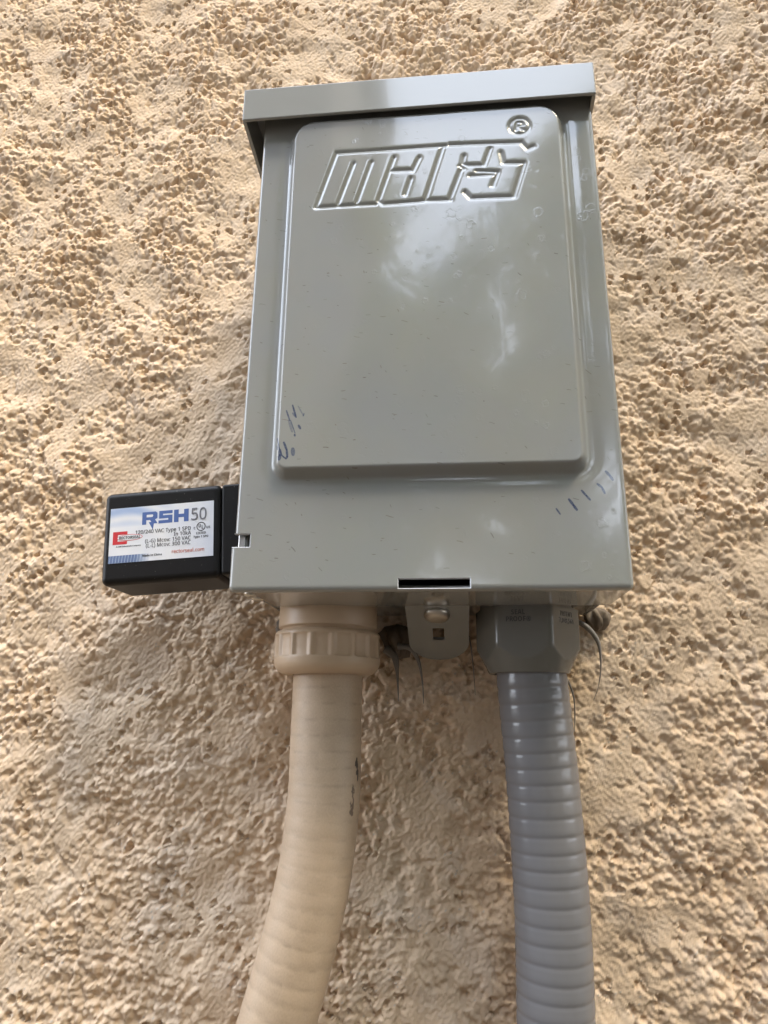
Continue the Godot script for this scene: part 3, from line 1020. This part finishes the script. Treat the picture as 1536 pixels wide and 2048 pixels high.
func build_grey_run() -> void:
	var cx := 34.6
	var cz := -47.0
	var f := thing("conduit_fitting", "grey plastic conduit fitting with six-sided nut and black moulded print", "conduit fitting", Vector3(cx, -24, cz), "fittings under the box")
	var s := st()
	var turn := deg_to_rad(-10.0)
	var hexr := func(a: float, apothem: float, corner: float) -> float:
		var t := fposmod(a - turn + PI / 6.0, PI / 3.0) - PI / 6.0
		return minf(apothem / cos(t), corner)
	var ys := [1.9, 0.6, 0.2, -0.1, -6, -12, -14, -15, -16, -16.8, -17.4, -18.0, -18.6, -19.4, -20.4, -21.4, -22.3, -22.5, -22.5]
	polar(s, cx, cz, ys, func(a, k):
		var y: float = ys[k]
		var rad: float = hexr.call(a, 16.4, 18.5)
		if y > 0.0:
			rad = minf(rad, 17.4 - (0.6 if y > 0.5 else 0.0))
		if y < -14.0:
			rad = minf(rad, 18.4 - (-14.0 - y) * 0.5)
		if k == ys.size() - 1:
			rad = 12.3
		return rad, 180)
	var nut := commit(s, "compression_nut", M.grey_nut, f)
	# black moulded print on two of the flats
	for e in [[0.0, "SEAL", "PROOF®", -1.5], [PI / 3.0, "PATENT", "7,048,561", 0.5]]:
		var a: float = turn + e[0]
		var out := Vector3(sin(a), 0, cos(a))
		var along := Vector3(cos(a), 0, -sin(a))
		var bs := Basis(along, Vector3.UP, out)
		var ct: Vector3 = Vector3(cx, 0, cz) + out * 16.43 + along * e[3]
		for l in 2:
			var t := lettering(e[1 + l], 1.7, ct + Vector3(0, -2.3 - 2.4 * l, 0), M.nut_print, nut, 1, true, 0.9, bs)
			t.position = (ct + Vector3(0, -2.3 - 2.4 * l, 0)) * MM

	var c := thing("flexible_conduit", "blue-grey ridged flexible conduit running straight down the wall", "conduit", Vector3(38, -420, -54), "conduits below the box")
	var path := curve_path([Vector3(35.3, -19, cz), Vector3(35.9, -30, -47.3), Vector3(37.6, -56, -48.5), Vector3(38.8, -88, -50), Vector3(39.0, -110, -51), Vector3(38.6, -131, -52), Vector3(37.6, -180, -54), Vector3(37, -300, -55), Vector3(37, -420, -55)], 0.5)
	var rad := PackedFloat32Array()
	for k in path.size():
		var ph := fposmod(k * 0.5 + 1.2 * dent.get_noise_1d(k * 0.8), 5.3) / 5.3
		rad.append(12.55 + 0.05 * sin(ph * TAU) - 0.18 * exp(-pow((ph - 0.62) / 0.1, 2.0)))
	s = st()
	tube(s, path, rad, 72)
	commit(s, "jacket", M.grey_pvc, c)

# ---------------------------------------------------------------- dried sealant

func build_sealant() -> void:
	var strands := [
		["thick grey sealant string hanging beside the grey fitting", [Vector3(54, -1, -64), Vector3(58, -3, -63), Vector3(61.5, -6.5, -63.5), Vector3(63.4, -11, -64), Vector3(63.6, -19, -65), Vector3(62.4, -26, -66.5), Vector3(60.6, -31, -68)], [1.6, 1.9, 1.5, 0.75, 0.4, 0.25, 0.15]],
		["short dark sealant string against the grey conduit's top", [Vector3(47.5, -20, -60), Vector3(50.5, -24, -62), Vector3(52.6, -30, -64), Vector3(52.9, -37, -66), Vector3(52.6, -43, -68)], [0.5, 0.75, 0.55, 0.4, 0.15]],
		["dark sealant string hanging below the hasp's left side", [Vector3(-14, -11, -64), Vector3(-9, -12, -63), Vector3(-6, -17, -64), Vector3(-4.6, -25, -66), Vector3(-4.3, -33, -68)], [2.2, 1.7, 0.9, 0.5, 0.2]],
		["dark sealant blob and drip beside the ribbed beige nut", [Vector3(-19, -12, -66), Vector3(-15.6, -15, -65), Vector3(-14.6, -20, -65.5), Vector3(-14.3, -27, -67.5), Vector3(-14.2, -32, -69)], [3.0, 2.4, 1.0, 0.6, 0.2]],
		["thin sealant string right of the hasp's rounded end", [Vector3(13.8, -7, -64), Vector3(14.6, -12, -65), Vector3(15.3, -20, -66), Vector3(15.8, -30, -67.5)], [0.5, 0.4, 0.28, 0.15]]]
	for e in strands:
		var p := curve_path(e[1], 0.6)
		var r := PackedFloat32Array()
		for k in p.size():
			var t: float = float(k) / maxi(p.size() - 1, 1) * (e[2].size() - 1)
			var i := mini(int(t), e[2].size() - 2)
			r.append(0.6 * lerpf(e[2][i], e[2][i + 1], t - i) * (1.0 + 0.12 * dent.get_noise_2d(k * 8.0, e[1][0].x)))
		var o := thing("sealant_string", e[0], "sealant", p[p.size() - 1], "dried sealant strings under the box")
		var s := st()
		tube(s, p, r, 10)
		commit(s, "strand", M.sealant, o)
	# crumbly lumps where the wall meets the box
	mat("lump", rgb(0.17, 0.13, 0.09), 0.8)
	for e in [["brownish sealant lump on the wall by the box's lower right corner", Vector3(64.5, 0.0, -71.5), 0.85], ["dark sealant smear on the wall between the beige fitting and the hasp", Vector3(-15, -9, -71), 1.25], ["small sealant lump on the wall left of the beige fitting", Vector3(-60, -3, -71), 0.9]]:
		var o := thing("sealant_lump", e[0], "sealant", e[1], "sealant lumps round the box's lower edge")
		var s := st()
		var rings := [[6.0, 0.2], [4.8, 3.4], [2.6, 5.2], [0.0, 5.6], [-2.6, 4.6], [-4.6, 2.6], [-5.4, 0.1]]
		polar(s, 0, 0, rings.map(func(q): return q[0] * e[2]), func(a, k): return e[2] * rings[k][1] * (1.0 + 0.7 * dent.get_noise_3d(sin(a) * 90.0 + e[1].x, cos(a) * 90.0, k * 55.0)), 48, Basis.IDENTITY, e[1])
		commit(s, "lump", M.lump, o)
